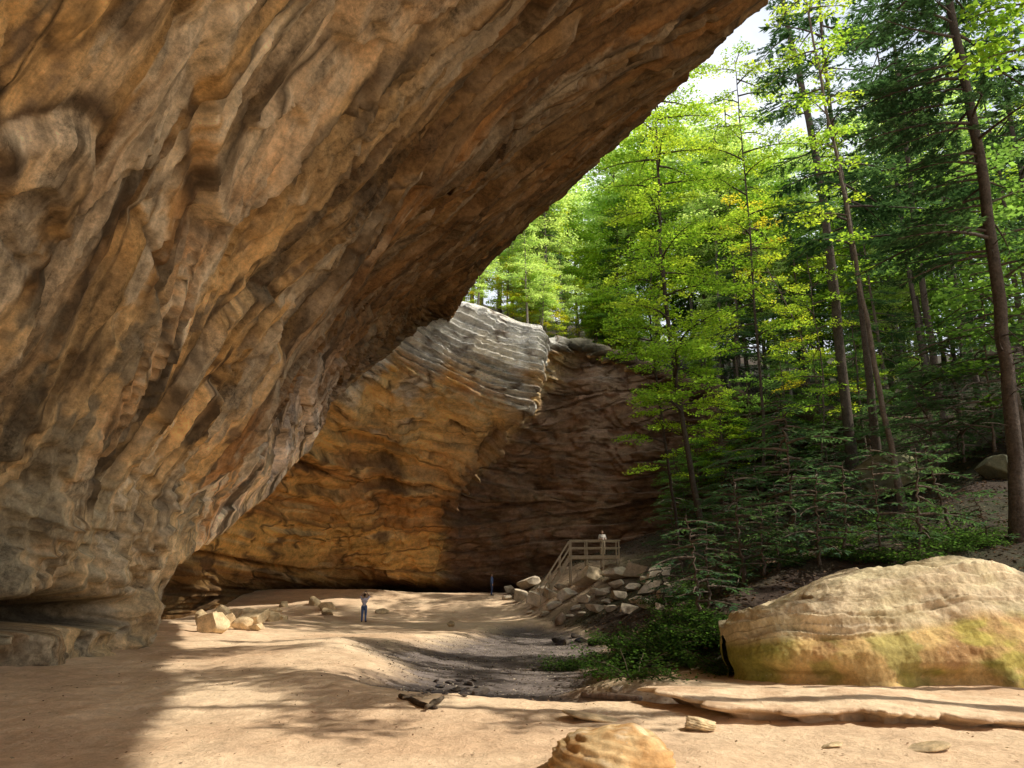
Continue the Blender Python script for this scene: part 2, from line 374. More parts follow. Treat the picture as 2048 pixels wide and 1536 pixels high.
dcap=.42*lay+.2*lay2+.5*sstep(0,.85,fr)*sstep(1,.93,fr)-.25+.18*(fr2-.5)+.2*blk+.06*fbm(Pg*.8,4)
d=np.where(iscap,dcap*sstep(1.05,.8,capg)+.25*big,d*.78)
vvw=np.where(iscap,2.,capg+1)
d=d*np.where(vvw<1,sstep(0,.1,vvw)*.8+.2,1)
Pn=Pg+d[:,None]*N.reshape(-1,3)
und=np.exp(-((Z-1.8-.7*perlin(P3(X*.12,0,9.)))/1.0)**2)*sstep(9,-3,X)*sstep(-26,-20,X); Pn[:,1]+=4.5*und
am=np.array([.86,.50,.155]); br=np.array([.60,.305,.10]); dk=np.array([.16,.088,.045]); tan=np.array([.90,.68,.35]); pur=np.array([.20,.125,.085]); grey=np.array([.80,.77,.70]); dg=np.array([.20,.18,.15])
t1=fbm(P3(q*.35,X*.06,21.),5,.6); t2=fbm(P3(q*1.2,X*.1,31.),4,.6); t3=fbm(Pg*.12+4,4); t5=fbm(Pg*.3+14,4)
c=np.tile(am,(len(Pg),1)); c=mixv(c,br,sstep(-.2,.4,t1+.5*t3)); c=mixv(c,tan,.75*sstep(.05,.45,t2)*sstep(-.3,.2,-t3)); c=mixv(c,dk,.8*sstep(.25,.6,t2*.4-t3*.5+.5*t5))
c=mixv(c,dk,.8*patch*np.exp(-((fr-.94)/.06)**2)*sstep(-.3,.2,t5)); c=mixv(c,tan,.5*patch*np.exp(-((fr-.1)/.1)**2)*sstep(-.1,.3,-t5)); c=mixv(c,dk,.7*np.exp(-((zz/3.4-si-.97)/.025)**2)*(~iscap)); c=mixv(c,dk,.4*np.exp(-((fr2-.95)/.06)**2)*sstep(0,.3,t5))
tn=sstep(11,17,Z+.3*X+4); c=mixv(c,tan,.5*tn*(~iscap))
lowd=sstep(6.,2.,Z); c=mixv(c,dk,.55*lowd); c=mixv(c,dk*.5,.85*und)  # base undercut painted darker, its shadow goes into the colour
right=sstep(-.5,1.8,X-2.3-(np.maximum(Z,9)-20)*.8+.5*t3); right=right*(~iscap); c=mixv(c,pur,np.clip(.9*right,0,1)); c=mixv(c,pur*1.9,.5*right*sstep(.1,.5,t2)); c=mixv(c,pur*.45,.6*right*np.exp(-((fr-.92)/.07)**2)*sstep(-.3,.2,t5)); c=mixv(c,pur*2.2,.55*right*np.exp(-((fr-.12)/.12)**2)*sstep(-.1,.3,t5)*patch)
cw=sstep(-.12,.22,capg+.22*t5+.1*t2)*sstep(12,3.,X); cc=mixv(np.tile(grey,(len(Pg),1)),dg,.5*sstep(.2,.45,fbm(P3(q*1.5,X*.4,61.),4)))
cc=mixv(cc,tan,.2*sstep(0,.5,t3+.5*t5)); cc=mixv(cc,dg*.6,.9*np.exp(-((fr-.96)/.06)**2)); cc=mixv(cc,dg,.65*np.exp(-((fr2-.95)/.08)**2)*sstep(-.2,.3,t5)); c=mixv(c,cc,cw)
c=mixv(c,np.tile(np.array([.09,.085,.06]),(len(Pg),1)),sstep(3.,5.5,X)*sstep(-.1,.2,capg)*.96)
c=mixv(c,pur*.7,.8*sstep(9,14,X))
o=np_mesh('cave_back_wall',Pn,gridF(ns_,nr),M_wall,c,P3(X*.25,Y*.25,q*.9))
tag(o,'layered amber back wall with sunlit pale cliff cap','rock wall',kind='structure')
kk=np.concatenate([[0],np.linspace(.01,1,50)])
def plateau(s,k):
    t=np.stack([np.interp(s,cum,B2[:,i]) for i in range(3)],-1)
    z=t[...,2]-.25+k*30
    return np.stack([t[...,0]*(1+.8*k),t[...,1]+2.4+75*k,z],-1)
SS,KK=np.meshgrid(np.linspace(.03,1,200),kk,indexing='ij')
G=plateau(SS,KK); Vp=G.reshape(-1,3).copy(); Vp[:,2]+=.5*fbm(Vp*.3,3)*(KK.ravel()>0)
c=lit+(lit2-lit)*np.clip(.5+fbm(Vp*.2,3),0,1)[:,None]
tag(np_mesh('hill',Vp,gridF(200,len(kk)),M_litter,c),'wooded hilltop above the cave',kind='structure')
def Htop(x,y):
    h=H(x,y); d2=(Vp[:,0]-x)**2+(Vp[:,1]-y)**2; k=d2.argmin()
    return max(h,Vp[k,2]) if d2[k]<9 else h

# ---------------------------------------------------------------- rocks
def ico(sub):
    bm=bmesh.new(); bmesh.ops.create_icosphere(bm,subdivisions=sub,radius=1)
    v=np.array([x.co[:] for x in bm.verts]); f=np.array([[a.index for a in p.verts] for p in bm.faces]); bm.free(); return v,f
ICO={k:ico(k) for k in (3,4,5)}
def rock(name,label,px,py,wpx,hpx,col=(.33,.28,.21),group=None,sub=4,seed=0,cuts=14,tilt=0,strata=0,depth=.8,cat='rock',sink=.2,block=False):
    r=np.random.default_rng(seed+int(px*7+py)); p,t=at_ground(px,py)
    w=wpx/FPX*t; h=hpx/FPX*t*1.15
    v,f=ICO[sub]; v=v.copy()
    planes=[]
    if block:
        M=np.linalg.qr(r.normal(size=(3,3))*.35+np.eye(3))[0]
        for a in range(3):
            for s_ in (-1,1): planes.append((s_*M[a]+r.normal(size=3)*.15,r.uniform(.42,.62)))
        for i in range(6): planes.append((r.normal(size=3),r.uniform(.5,.72)))
    else:
        for i in range(cuts): planes.append((r.normal(size=3)*np.array([1,1,1.2]),r.uniform(.42,.72)))
    for n,dd in planes:
        n=n/np.linalg.norm(n); ex=np.maximum(0,v@n-dd); v-=ex[:,None]*n
    v/=np.abs(v).max(0)
    v*= (1+.05*fbm(v*1.4+seed+px,3)+.02*fbm(v*6+px,3))[:,None]
    if strata:
        qq=v[:,2]*4+v[:,0]*.6+.3*fbm(v*2+px,2); g=qq-np.floor(qq); v[:,:2]*=(1+strata*(g-.5))[:,None]
    v*=np.array([w*.5,w*.5*depth,h*.62])
    if not tilt: tilt=r.uniform(-.3,.3)
    R=Matrix.Rotation(tilt,3,'Y')@Matrix.Rotation(r.uniform(-.4,.4),3,'Z'); v=v@np.array(R).T
    zmin=v[:,2].min(); v[:,2]-=zmin+sink*h
    c=np.array(col)*(1+.3*fbm(v*3/max(w,.2)+px,3)[:,None])*r.uniform(.8,1.2)
    c=c+np.array([.05,.03,0])*fbm(v*2/max(w,.2)+9,2)[:,None]
    o=np_mesh(name,v,f,M_rock,c,loc=(p[0],p[1]+.25*w*depth,p[2]))
    return tag(o,label,cat,group)
AM=(.58,.44,.26); GR=(.52,.43,.32); DKR=(.09,.075,.065)
for i,a in enumerate([(413,1266,72,44),(452,1256,56,30),(482,1260,46,26),(503,1250,62,28),(532,1243,50,22),(470,1238,50,24),(546,1230,40,14),(512,1262,30,12),(440,1240,50,26),(560,1240,24,10),(490,1240,44,22),(425,1250,46,26),(520,1236,44,16),(400,1252,40,30)]):
    rock('rock',['largest pale block at the left end of the rock row beside the cave wall','pale sunlit block in the row of fallen rocks beside the left wall'][i>0],*a,col=AM,group=None if i==0 else 'row of fallen rocks by the left wall',seed=i+4,block=bool(i%2),cuts=9,sink=.22)
for a,l in [((625,1211,34,22),'rounded amber rock behind the standing visitor, left side'),((651,1222,34,20),'bright yellow block left of the standing visitor'),((655,1231,28,10),'flat low stone in front of the bright yellow block'),((764,1228,30,9),'low rounded stone just right of the standing visitor'),((566,1214,22,14),'dark rock against the foot of the back wall'),((900,1254,20,11),'lone small rock on the sand right of the standing visitor')]:
    rock('rock',l,*a,col=AM,seed=3,cuts=10)
pile=[(1062,1178,56,24),(1040,1203,42,30),(1075,1214,52,30),(1102,1197,44,26),(1022,1188,30,20),(1132,1202,56,26),(1240,1158,80,32),(1280,1155,62,36),(1322,1168,56,48),(1302,1188,66,32),(1206,1192,40,16),(1192,1228,44,20),(1222,1224,30,16),(1258,1228,46,22),(1292,1218,48,26),(1332,1198,40,26),(1152,1222,26,14),(1240,1198,40,20),(1110,1218,34,18),(1012,1200,24,14),(1170,1205,34,18),(1345,1180,36,24),(1268,1182,44,22),(1052,1166,30,14),(1090,1232,22,10),(1140,1236,20,9),(1060,1228,18,8),(1215,1208,26,12),(1320,1222,30,14),(1035,1178,20,12),(1085,1184,24,14),(1120,1180,28,16),(1190,1186,24,12),(1275,1206,36,18),(1235,1176,36,18),(1300,1172,40,22),(1165,1232,24,10),(1080,1200,28,16)]
for i,a in enumerate(pile): rock('rock','pale angular block in the rock pile below the wooden stairs',a[0],a[1],a[2]*.95,a[3]*.68,col=GR,group='rock pile below the stairs',seed=i,block=True,sink=.12)
rock('rock','long tilted tan block right of the stair foot',1182,1172,78,30,col=(.50,.39,.26),tilt=-.35,block=True,sink=.1)
rock('rock','lone brown rock with pale front below the rock pile',1118,1250,28,22,col=(.36,.26,.18))
for a in [(1112,1286,26,9),(1130,1291,38,11),(1165,1284,34,11),(1190,1291,30,12),(1150,1276,24,9),(1205,1282,24,8)]:
    rock('rock','wet black stone in the far end of the stream bed',*a,col=DKR,group='wet stones across the stream',sub=3)
for a in [(912,1384,32,9),(940,1371,26,8),(880,1376,22,6),(900,1368,20,6),(925,1392,20,5),(860,1383,18,5),(955,1378,18,5),(890,1390,16,4),(872,1366,18,5),(932,1380,14,4),(918,1364,20,6),(948,1362,16,4),(848,1390,14,4)]:
    rock('rock','wet black stone in the near pool of the stream bed',*a,col=DKR,group='wet stones in the near pool',sub=3)
rock('rock','flat grey stone at the near edge of the stream bed',966,1391,46,12,col=(.26,.22,.18))
rock('rock','long flat tan stone behind the foreground boulder',1185,1442,120,10,col=AM,cuts=4,sink=.4)
rock('rock','layered tan rock under the broken lip of the slab',1402,1462,84,22,col=AM,strata=.15,sub=5,cuts=8)
rock('rock','small rounded stone at the end of the grey log',1232,1387,36,12,col=GR)
rock('rock','flat pale stone on the sand in front of the large boulder',1955,1404,80,8,col=AM,cuts=4,sink=.4)
rock('rock','low flat stone in the sand near the right edge of the foreground',1862,1502,95,9,col=AM,cuts=4,sink=.4)
rock('rock','small low stone in the foreground sand right of the boulder',1668,1498,44,6,col=AM,sink=.4)
rock('mossy_boulder','slanted mossy boulder at the foot of the thin leaning tree',1800,985,150,62,col=(.19,.19,.11),tilt=-.25,sub=5,strata=.1,cat='boulder',block=True)
rock('mossy_boulder','dark mossy boulder near the right edge of the slope',2010,960,90,44,col=(.16,.16,.10),cat='boulder')
rock('rock','flat stone sticking out of the leafy bank',1385,1256,60,16,col=(.25,.2,.15))
rock('rock','low stone at the foot of the bank beside the boulder',1420,1180,60,16,col=(.2,.17,.13))
# foreground boulder
v,f=ICO[5]; v=v.copy()
for n,dd in [((.2,-.9,.5),.88),((-.8,-.2,.5),.85),((-.2,.1,.95),.86)]:
    n=np.array(n)/np.linalg.norm(n); v-=np.maximum(0,v@n-dd)[:,None]*n*.8
qq=v[:,2]*4.2+v[:,0]*1.4+.4*fbm(v*1.6,2); g=qq-np.floor(qq)
v*=(1+.08*fbm(v*1.1+2,2)+.07*(sstep(0,.75,g)-sstep(.78,1,g)-.5)+.015*fbm(v*7,3))[:,None]
v*=np.array([.60,.58,.345]); v[:,2]+=.08
c=mixv(np.tile(np.array([.66,.47,.24]),(len(v),1)),np.array([.50,.29,.12]),sstep(-.2,.4,fbm(v*3,3)))
c=mixv(c,np.array([.68,.57,.40]),.5*sstep(.1,.4,fbm(v*5+7,3))); c=mixv(c,np.array([.25,.15,.07]),.5*sstep(.86,.97,g))
tag(np_mesh('boulder',v,f,M_rock,c,loc=(.96,8.15,H(.96,8.15))),'rounded amber boulder cut off by the bottom edge','boulder')
# large boulder
nx,na=420,280
xb=np.linspace(0,1,nx)**1.25; xw=4.45+9.0*xb
hx=.95*np.interp(xw,[4.45,4.55,4.8,5.2,5.8,6.5,7.7,8.8,9.6,10.4,11.3,12.6,13.45],[.85,1.1,1.3,1.5,1.7,1.9,2.25,2.44,2.48,2.38,2.1,1.2,.05])
hx=np.convolve(np.pad(hx,4,'edge'),np.ones(9)/9,'valid')
Dx=2.05*np.clip(1-np.abs((xw-8.95)/4.51)**6,0.0004,1)**.5
th=np.linspace(-.12*math.pi,1.1*math.pi,na)
cy=-np.sign(np.cos(th))*np.abs(np.cos(th))**.7; cz=np.sign(np.sin(th))*np.abs(np.sin(th))**.8
G=np.stack([np.broadcast_to(xw[:,None],(nx,na)),17.0+Dx[:,None]*cy[None,:],hx[:,None]*cz[None,:]],-1)
G[...,1]+=.25*np.clip(G[...,2],0,3)
Pb=G.reshape(-1,3); cen=np.stack([np.clip(Pb[:,0],6.2,11.2),np.full(len(Pb),17.),np.full(len(Pb),.4)],1); N=Pb-cen; N/=np.linalg.norm(N,axis=1)[:,None]
q=Pb[:,2]*1.9-.40*(Pb[:,0]-4)+.25*fbm(Pb*.4,2)+.035*(Pb[:,0]-4)**2
fq=q*1.7+.35*fbm(Pb*.6,3); fr=fq-np.floor(fq); upm=sstep(.5,.75,Pb[:,2]-.14*(np.minimum(Pb[:,0],9)-4)+.12*fbm(Pb*.6,2))
wob=sstep(-.25,.5,perlin(P3(np.floor(fq)*1.3,Pb[:,0]*.3,4.)))
f5=fq*2.4+.5*fbm(Pb*1.0,2); fr5=f5-np.floor(f5); wob5=sstep(-.2,.3,perlin(P3(np.floor(f5)*.77,Pb[:,0]*.4,9.)))
d=.2*fbm(Pb*.5,2)+.05*fbm(Pb*1.6,5,.6)+(.12+.88*upm)*(.34*wob*(fr**1.3*sstep(1,.95,fr)-.4)+.10*wob5*(fr5*sstep(1,.92,fr5)-.4))
d+=.14*sstep(5.5,6.2,Pb[:,0]+.5*fbm(Pb*.9,2))*sstep(.95,.5,Pb[:,2]-.06*(Pb[:,0]-5.5)); d-=.42*np.exp(-((Pb[:,2]-.10)/.2)**2)*sstep(-.4,.3,fbm(P3(Pb[:,0]*.5,0,3.),2)+.15)
d*=.2+.8*sstep(4.45,4.9,Pb[:,0])
Pb=Pb+d[:,None]*N
t=fbm(Pb*.8,4); t2=fbm(P3(q*1.5,Pb[:,0]*.3,3.),4)
c=np.tile(np.array([.62,.43,.18]),(len(Pb),1)); c=mixv(c,np.array([.48,.29,.13]),sstep(0,.5,t)); c=mixv(c,np.array([.44,.39,.09]),.8*sstep(0.,.4,fbm(Pb*np.array([.7,.7,1.8])+8,4)))
c=mixv(c,np.array([.27,.28,.06]),.85*sstep(5.5,4.6,Pb[:,0]+.6*t)); c=mixv(c,np.array([.24,.25,.06]),.6*sstep(.25,.5,fbm(Pb*np.array([.9,.9,1.5])+28,4))*(1-upm))
c=mixv(c,np.array([.70,.59,.41]),upm*.75); c=mixv(c,np.array([.40,.30,.16]),upm*.5*sstep(.1,.4,t2)); c=mixv(c,np.array([.10,.07,.04]),np.clip((.2+.8*upm)*.9*np.exp(-((fr-.99)/.045)**2)*wob,0,1)); c=mixv(c,np.array([.18,.13,.08]),upm*wob5*.6*np.exp(-((fr5-.97)/.06)**2))
tag(np_mesh('boulder',Pb,gridF(nx,na),M_rock,c),'massive whale backed sandstone boulder with layered top and mossy left end','boulder')
# slab
ol=np.array([(1.95,13.3),(2.4,12.2),(2.8,11.35),(3.6,11.1),(4.5,10.9),(5.6,10.75),(7.,10.6),(9,10.9),(10.5,12.2),(10,14),(8,14.6),(6,14.4),(4.2,14.2),(2.8,14.0)])
cen=np.array([5.4,12.6]); ang=np.arctan2(ol[:,1]-cen[1],ol[:,0]-cen[0]); rr=np.hypot(*(ol-cen).T); od=np.argsort(ang)
aa=np.linspace(-math.pi,math.pi,300,endpoint=True)
R=np.interp(aa,ang[od],rr[od],period=2*math.pi); R=R+.22*fbm(P3(np.cos(aa)*5,np.sin(aa)*5,1.),5,.6); R[-1]=R[0]
prof=[(x,0.) for x in np.linspace(0.001,.97,44)]+[(.99,-.008),(1,-.025),(1.0,-.045),(.985,-.06),(.95,-.075),(.86,-.12),(.8,-.3)]
rows=[]
for r_,dz in prof:
    x=cen[0]+R*r_*np.cos(aa); y=cen[1]+R*r_*np.sin(aa)
    zt=.19+.05*fbm(P3(x*.5,y*.5,8.),3)+.015*fbm(P3(x*3,y*3,8.),2)+.02*(y-11)-.18*sstep(12.6,14.4,y)-.16*sstep(5.,8.5,x)
    rows.append(np.stack([x,y,zt+dz*(1+.5*perlin(P3(x*1.5,y*1.5,2.)))],1))
G=np.stack(rows,1); Vs=G.reshape(-1,3); t=fbm(Vs*1.2,4)
c=mixv(np.tile(sand,(len(Vs),1)),sand2,sstep(-.2,.4,t))
tag(np_mesh('rock_slab',Vs,gridF(len(aa),len(prof)),M_sand,c),'thin flat sandstone slab with an undercut broken lip before the large boulder','rock slab')

# ---------------------------------------------------------------- foliage
class Leaves:
    def __init__(s): s.C=[];s.U=[];s.N=[];s.L=[];s.W=[];s.K=[]
    def add(s,C,U,N,L,W,K):
        n=len(C); s.C.append(C);s.U.append(U);s.N.append(N);s.L.append(np.broadcast_to(L,(n,)));s.W.append(np.broadcast_to(W,(n,)));s.K.append(K)
    def build(s,name,mat,parent=None,off=None):
        C=np.concatenate(s.C);U=np.concatenate(s.U);N=np.concatenate(s.N);L=np.concatenate(s.L);W=np.concatenate(s.W);K=np.concatenate(s.K)
        if off is not None: C=C-np.asarray(off)
        U=U/(np.linalg.norm(U,axis=1)[:,None]+1e-9); Sd=np.cross(N,U); Sd/=np.linalg.norm(Sd,axis=1)[:,None]+1e-9
        a=C-U*L[:,None]*.5; b=C+Sd*W[:,None]*.5-U*L[:,None]*.05; d=C+U*L[:,None]*.5; e=C-Sd*W[:,None]*.5-U*L[:,None]*.05
        V=np.stack([a,b,d,e],1).reshape(-1,3); F=np.arange(len(V)).reshape(-1,4)
        return np_mesh(name,V,F,mat,np.repeat(K,4,0),smooth=False,parent=parent)
PAL={'broad':np.array([(.24,.34,.045),(.17,.29,.04),(.30,.37,.05),(.13,.23,.035)]),
     'gold':np.array([(.30,.38,.045),(.22,.33,.04),(.34,.37,.045),(.24,.34,.04),(.40,.31,.035)]),
     'deep':np.array([(.10,.18,.05),(.14,.24,.055),(.08,.15,.045)]),
     'pale':np.array([(.31,.41,.18),(.25,.37,.16),(.35,.43,.18)]),  # lightened greens, distance haze put into the leaf colour
     'hem':np.array([(.05,.11,.055),(.07,.14,.065),(.045,.095,.05)]),
     'hem2':np.array([(.08,.16,.085),(.07,.14,.075),(.11,.19,.09)]),
     'fern':np.array([(.035,.075,.02),(.05,.1,.024),(.03,.06,.02)])}
def limb(w,lv,start,az,L,rise,droop,r0,kind,pal,dens,ls,r,n_tw=None,bare=0.2,tw_vis=True):
    s=np.linspace(0,1,6); a=az+np.cumsum(r.normal(0,.09,6))
    step=L/5*np.stack([np.cos(a),np.sin(a)],1); xy=np.concatenate([[[0,0]],np.cumsum(step[:-1],0)])
    z=rise*L*s-droop*L*s*s
    pts=start+np.concatenate([xy,z[:,None]],1)
    w.tube(pts,r0*(1-.85*s)+.004,5)
    if dens<=0: return
    n=n_tw or max(4,int(L/.26)); pal=PAL[pal]; base=pal[r.integers(len(pal))]
    for k in range(n):
        s0=bare+(1-bare)*(k+.5)/n
        p=np.array([np.interp(s0,s,pts[:,i]) for i in range(3)]); sd=1 if k%2 else -1
        ta=np.interp(s0,s,a)+sd*r.uniform(.6,1.15); tl=L*(.48*(1-s0)+.14)*r.uniform(.6,1.2)
        e=p+np.array([math.cos(ta)*tl,math.sin(ta)*tl,(r.uniform(-.1,.12) if kind=='b' else r.uniform(-.3,-.05))*tl])
        if tw_vis: w.tube([p,e],[r0*.22+.002,.002],3)
        m=int(tl*dens*r.uniform(.7,1.3))+2; u=r.uniform(.1,1.08,m); C=p+(e-p)*u[:,None]
        if kind=='b':
            C=C+r.normal(0,1,(m,3))*np.array([.15,.15,.06])*max(1,ls/.16)
            b=r.uniform(0,6.283,m); U=np.stack([np.cos(b),np.sin(b),r.normal(-.15,.25,m)],1)
            N=r.normal(0,.42,(m,3))+np.array([0,0,1.]); l=ls*r.uniform(.6,1.25,m); wd=l*.72
        else:
            b=ta+np.where(r.random(m)<.5,1,-1)*r.uniform(.5,1.2,m); off=ls*.42
            U=np.stack([np.cos(b),np.sin(b),r.normal(-.22,.15,m)],1); C=C+U*off; N=r.normal(0,.25,(m,3))+np.array([0,0,1.]); l=ls*r.uniform(.6,1.3,m); wd=l*.24
        K=(.55*base+.45*pal[r.integers(len(pal),size=m)])*r.uniform(.7,1.3,(m,1))
        lv.add(C,U,N,l,wd,K)
def tree(name,label,path,r0,r1,kind,pal,limbs,zlo,Lr,dens,ls,seed,group=None,cat='tree',dead=0,bark=(.13,.10,.075),rise=.25,droop=.3,side=None,bulge=False,tw_vis=True):
    r=np.random.default_rng(seed); path=np.asarray(path,float); base=path[0].copy()
    n=24; tt=np.linspace(0,1,len(path)); t=np.linspace(0,1,n); P=np.stack([np.interp(t,tt,path[:,i]) for i in range(3)],1)
    for _ in range(2): P[1:-1]=(P[:-2]+2*P[1:-1]+P[2:])/4
    P[1:,:2]+=r.normal(0,.03,(n-1,2)); P[0,2]-=.3
    rad=r0+(r1-r0)*t**.9; rad[0]*=1.5; rad[1]*=1.12
    w=Wood(); w.tube(P,rad,10); lv=Leaves()
    z=P[:,2]; zt=z[-1]; zb=base[2]+zlo
    for k in range(dead):
        zq=r.uniform(base[2]+.25*(zb-base[2])+1,zb+1); p=np.array([np.interp(zq,z,P[:,i]) for i in range(3)])
        limb(w,lv,p,r.uniform(0,6.28),r.uniform(.6,2.2),r.uniform(-.1,.3),.2,.025,'b','deep',0,0,r)
    for k in range(limbs):
        u=(k+r.uniform(0,.8))/limbs; zq=zb+(zt-zb)*u; p=np.array([np.interp(zq,z,P[:,i]) for i in range(3)])
        L=(Lr[0]+(Lr[1]-Lr[0])*u)*r.uniform(.5,1.35); az=k*2.4+r.normal(0,.5)
        if bulge: L*=.45+.75*math.sin(math.pi*(.15+.75*u))
        if side is not None and r.random()<.5: az=side+r.normal(0,.7)
        limb(w,lv,p,az,L,rise*r.uniform(.2,1.6),droop*r.uniform(.6,1.3),.02+.012*L,kind,pal,dens,ls,r,tw_vis=tw_vis)
    root=thing(name,label,cat,tuple(base),group)
    w.build('trunk',M_bark,root,col=bark,off=base)
    lv.build('crown',M_leaf if kind=='b' else M_needle,root,off=base)
    return root
def pix_path(pts):
    p,t=at_ground(*pts[0]); Y=p[1]
    return [p]+[at_depth(a,b,Y*(1+.004*i)) for i,(a,b) in enumerate(pts[1:])]
tree('maple_tree','slender leaning tree with layered yellow green leaves and dark trunk, left of the bank',pix_path([(1418,1122),(1390,990),(1355,780),(1325,560),(1318,400),(1312,240),(1306,60)]),.22,.04,'b','broad',60,8.,(4.6,3.4),32,.19,1,bark=(.075,.058,.042))
tree('maple_tree','thinnest leaning tree with bright green layered sprays left of its taller neighbour',pix_path([(1366,1132),(1340,960),(1318,800),(1298,640),(1300,560),(1316,470)]),.11,.03,'b','broad',32,5.5,(2.9,2.4),32,.17,2,bark=(.07,.052,.04))
tree('hemlock_tree','tall dark hemlock trunk with bare snags in the middle of the wood',pix_path([(1705,960),(1692,800),(1667,560),(1640,350),(1605,180),(1572,40),(1545,-110),(1530,-220)]),.38,.16,'n','hem',34,20.,(3.2,3.0),50,.26,3,dead=36,rise=.1,droop=.25,bark=(.085,.066,.05))
tree('young_tree','thin leaning tree rising from the slanted mossy boulder',pix_path([(1806,1012),(1765,810),(1737,650),(1712,520),(1690,400),(1660,250),(1630,100),(1605,-40)]),.15,.05,'b','broad',24,12.,(2.2,2.),26,.20,4,bark=(.15,.118,.088))
tree('hemlock_tree','tall straight grey brown hemlock at the right edge of the picture',pix_path([(2040,1075),(2030,900),(2010,700),(1985,500),(1960,300),(1925,130),(1893,-20),(1875,-140)]),.27,.13,'n','hem',44,9.5,(3.6,3.2),56,.24,5,dead=24,bark=(.095,.075,.06),rise=.1,droop=.25,side=3.0)
tree('hemlock_tree','dark hemlock leaning left behind the thin leaning tree',pix_path([(1858,760),(1838,640),(1812,500),(1795,380),(1780,250),(1770,150)]),.36,.1,'n','hem',36,9.,(3.6,2.6),36,.34,6,dead=12,rise=.1,droop=.25,bark=(.075,.06,.046))
tree('young_tree','arching sapling with yellow green and orange tinted sprays',pix_path([(1672,905),(1640,780),(1590,640),(1548,560),(1500,480),(1450,410)]),.08,.02,'b','gold',34,3.2,(3.2,2.4),30,.18,7,rise=.3)
tree('young_tree','slim sapling with light green sprays in front of the dark hemlock trunk',pix_path([(1640,1000),(1650,800),(1640,700),(1620,560),(1610,480)]),.07,.02,'b','broad',22,6.,(2.6,1.8),26,.17,17,rise=.3)
tree('maple_tree','leafy tree with bright layered sprays between the two tallest leaning trunks',pix_path([(1520,1040),(1530,850),(1510,650),(1500,450),(1480,250),(1470,120)]),.14,.03,'b','broad',40,12.,(3.9,3.2),20,.21,18,bark=(.08,.06,.045))
# trees outside the picture that dapple the floor (high crowns)
for i,(x,y,h,zl_) in enumerate([(15,11.3,28,17),(16.5,14.2,29,18),(18,21.5,28,16),(14,3.4,27,16),(22,25.5,28,15),(25,16.5,28,16)]):
    z=H(x,y); tree('maple_tree','tall leafy tree growing right of the picture beside the sandy floor',[(x,y,z),(x-.3,y,z+h*.5),(x,y+.3,z+h)],.3,.06,'b','broad',9,zl_,(3.2,2.5),26,.27,60+i,group='trees shading the floor from the right')
# ---- prototypes copied over the hills
def proto(kind,pal,h,limbs,zlo,Lr,dens,ls,seed,r0=.25,**k):
    return tree('forest_tree','x',[(0,0,0),(.2,0,h*.35),(-.1,.2,h*.7),(.1,.1,h)],r0,.05,kind,pal,limbs,zlo,Lr,dens,ls,seed,tw_vis=False,**k)
protos=[proto('b','pale',23,46,5,(4.6,3.2),10,.34,21,bark=(.24,.21,.18),bulge=True),proto('b','broad',21,38,6,(4.6,3.),10,.34,22,bulge=True),
        proto('n','hem2',23,44,4,(4.4,2.6),15,.5,23,rise=.1,droop=.3),proto('b','deep',19,36,3,(4.4,3.),10,.34,24,bulge=True),proto('b','gold',16,38,1.5,(4.,2.4),10,.33,25,bulge=True),
        proto('b','pale',32,44,15,(5.2,4.),10,.35,26,r0=.22,bark=(.14,.12,.1),bulge=True,dead=14),proto('b','broad',30,40,14,(5.,3.8),10,.35,27,r0=.22,bark=(.11,.09,.07),bulge=True,dead=14),
        proto('n','hem',33,36,13,(4.2,2.6),14,.5,28,r0=.24,bark=(.09,.07,.055),rise=.1,droop=.28,dead=26)]
KL=['pale green','bright green','dark needled','deep green','yellow green','tall pale green','tall bright green','tall dark needled']
used=set()
def place(k,p,sc,rz,lab,grp):
    if k not in used: o=protos[k]; used.add(k)
    else: o=copy_tree(protos[k])
    o.location=p; o.scale=(sc,sc,sc); o.rotation_euler=(r.uniform(-.04,.04),r.uniform(-.04,.04),rz); o['label']=KL[k]+' '+lab; o['group']=KL[k]+' '+grp; return o
r=np.random.default_rng(77)
LH='tree on the sunlit hilltop above the cave rim'; GH='trees on the hilltop'
for i in range(50):
    s=r.uniform(.30,.98); kq=r.uniform(.02,.75)**1.3; p=plateau(np.array(s),np.array(kq))
    if p[1]<70: p=plateau(np.array(s),np.array(kq+.10))
    k=[0,0,1,4,0,5,1,0,5,2][i%10]
    place(k,tuple(p),r.uniform(.75,1.05)*(.75 if kq<.12 else 1),r.uniform(0,6.28),LH,GH)
for i in range(34):
    s=r.uniform(.34,.66) if i<20 else r.uniform(.60,.86); p=plateau(np.array(s),np.array(r.uniform(.012,.07) if i<20 else r.uniform(.0,.03)))
    place([4,0,4][i%3] if i<20 else [3,1][i%2],tuple(p),r.uniform(.28,.5),r.uniform(0,6.28),'small bushy tree crowding the edge of the cave rim','bushy trees along the rim')
LS='tree on the wooded slope right of the cave'; GS='trees on the right slope'
cnt=0;tries=0
while cnt<20 and tries<4000:
    tries+=1
    x=r.uniform(14,62); y=r.uniform(36,80)
    if x/y>.86 or x/y<.27: continue
    if 42<y<74 and x<29: continue
    if 48<y<61 and x<44: continue
    k=[2,3,1,2,3,1,0,2][cnt%8]; place(k,(x,y,Htop(x,y)-.2),r.uniform(.65,1.05),r.uniform(0,6.28),LS,GS); cnt+=1
for px,y,k,sc in [(1380,61,3,.42),(1440,60,1,.5),(1500,61,3,.55),(1570,58,2,.45),(1640,57,3,.5),(1720,56,2,.5),(1340,63,3,.36)]:
    x=(px-1024)/FPX*y/.97; place(k,(x,y,H(x,y)-.1),sc,r.uniform(0,6.28),'low tree screening the far rock wall beyond the stairs','low trees before the far wall')
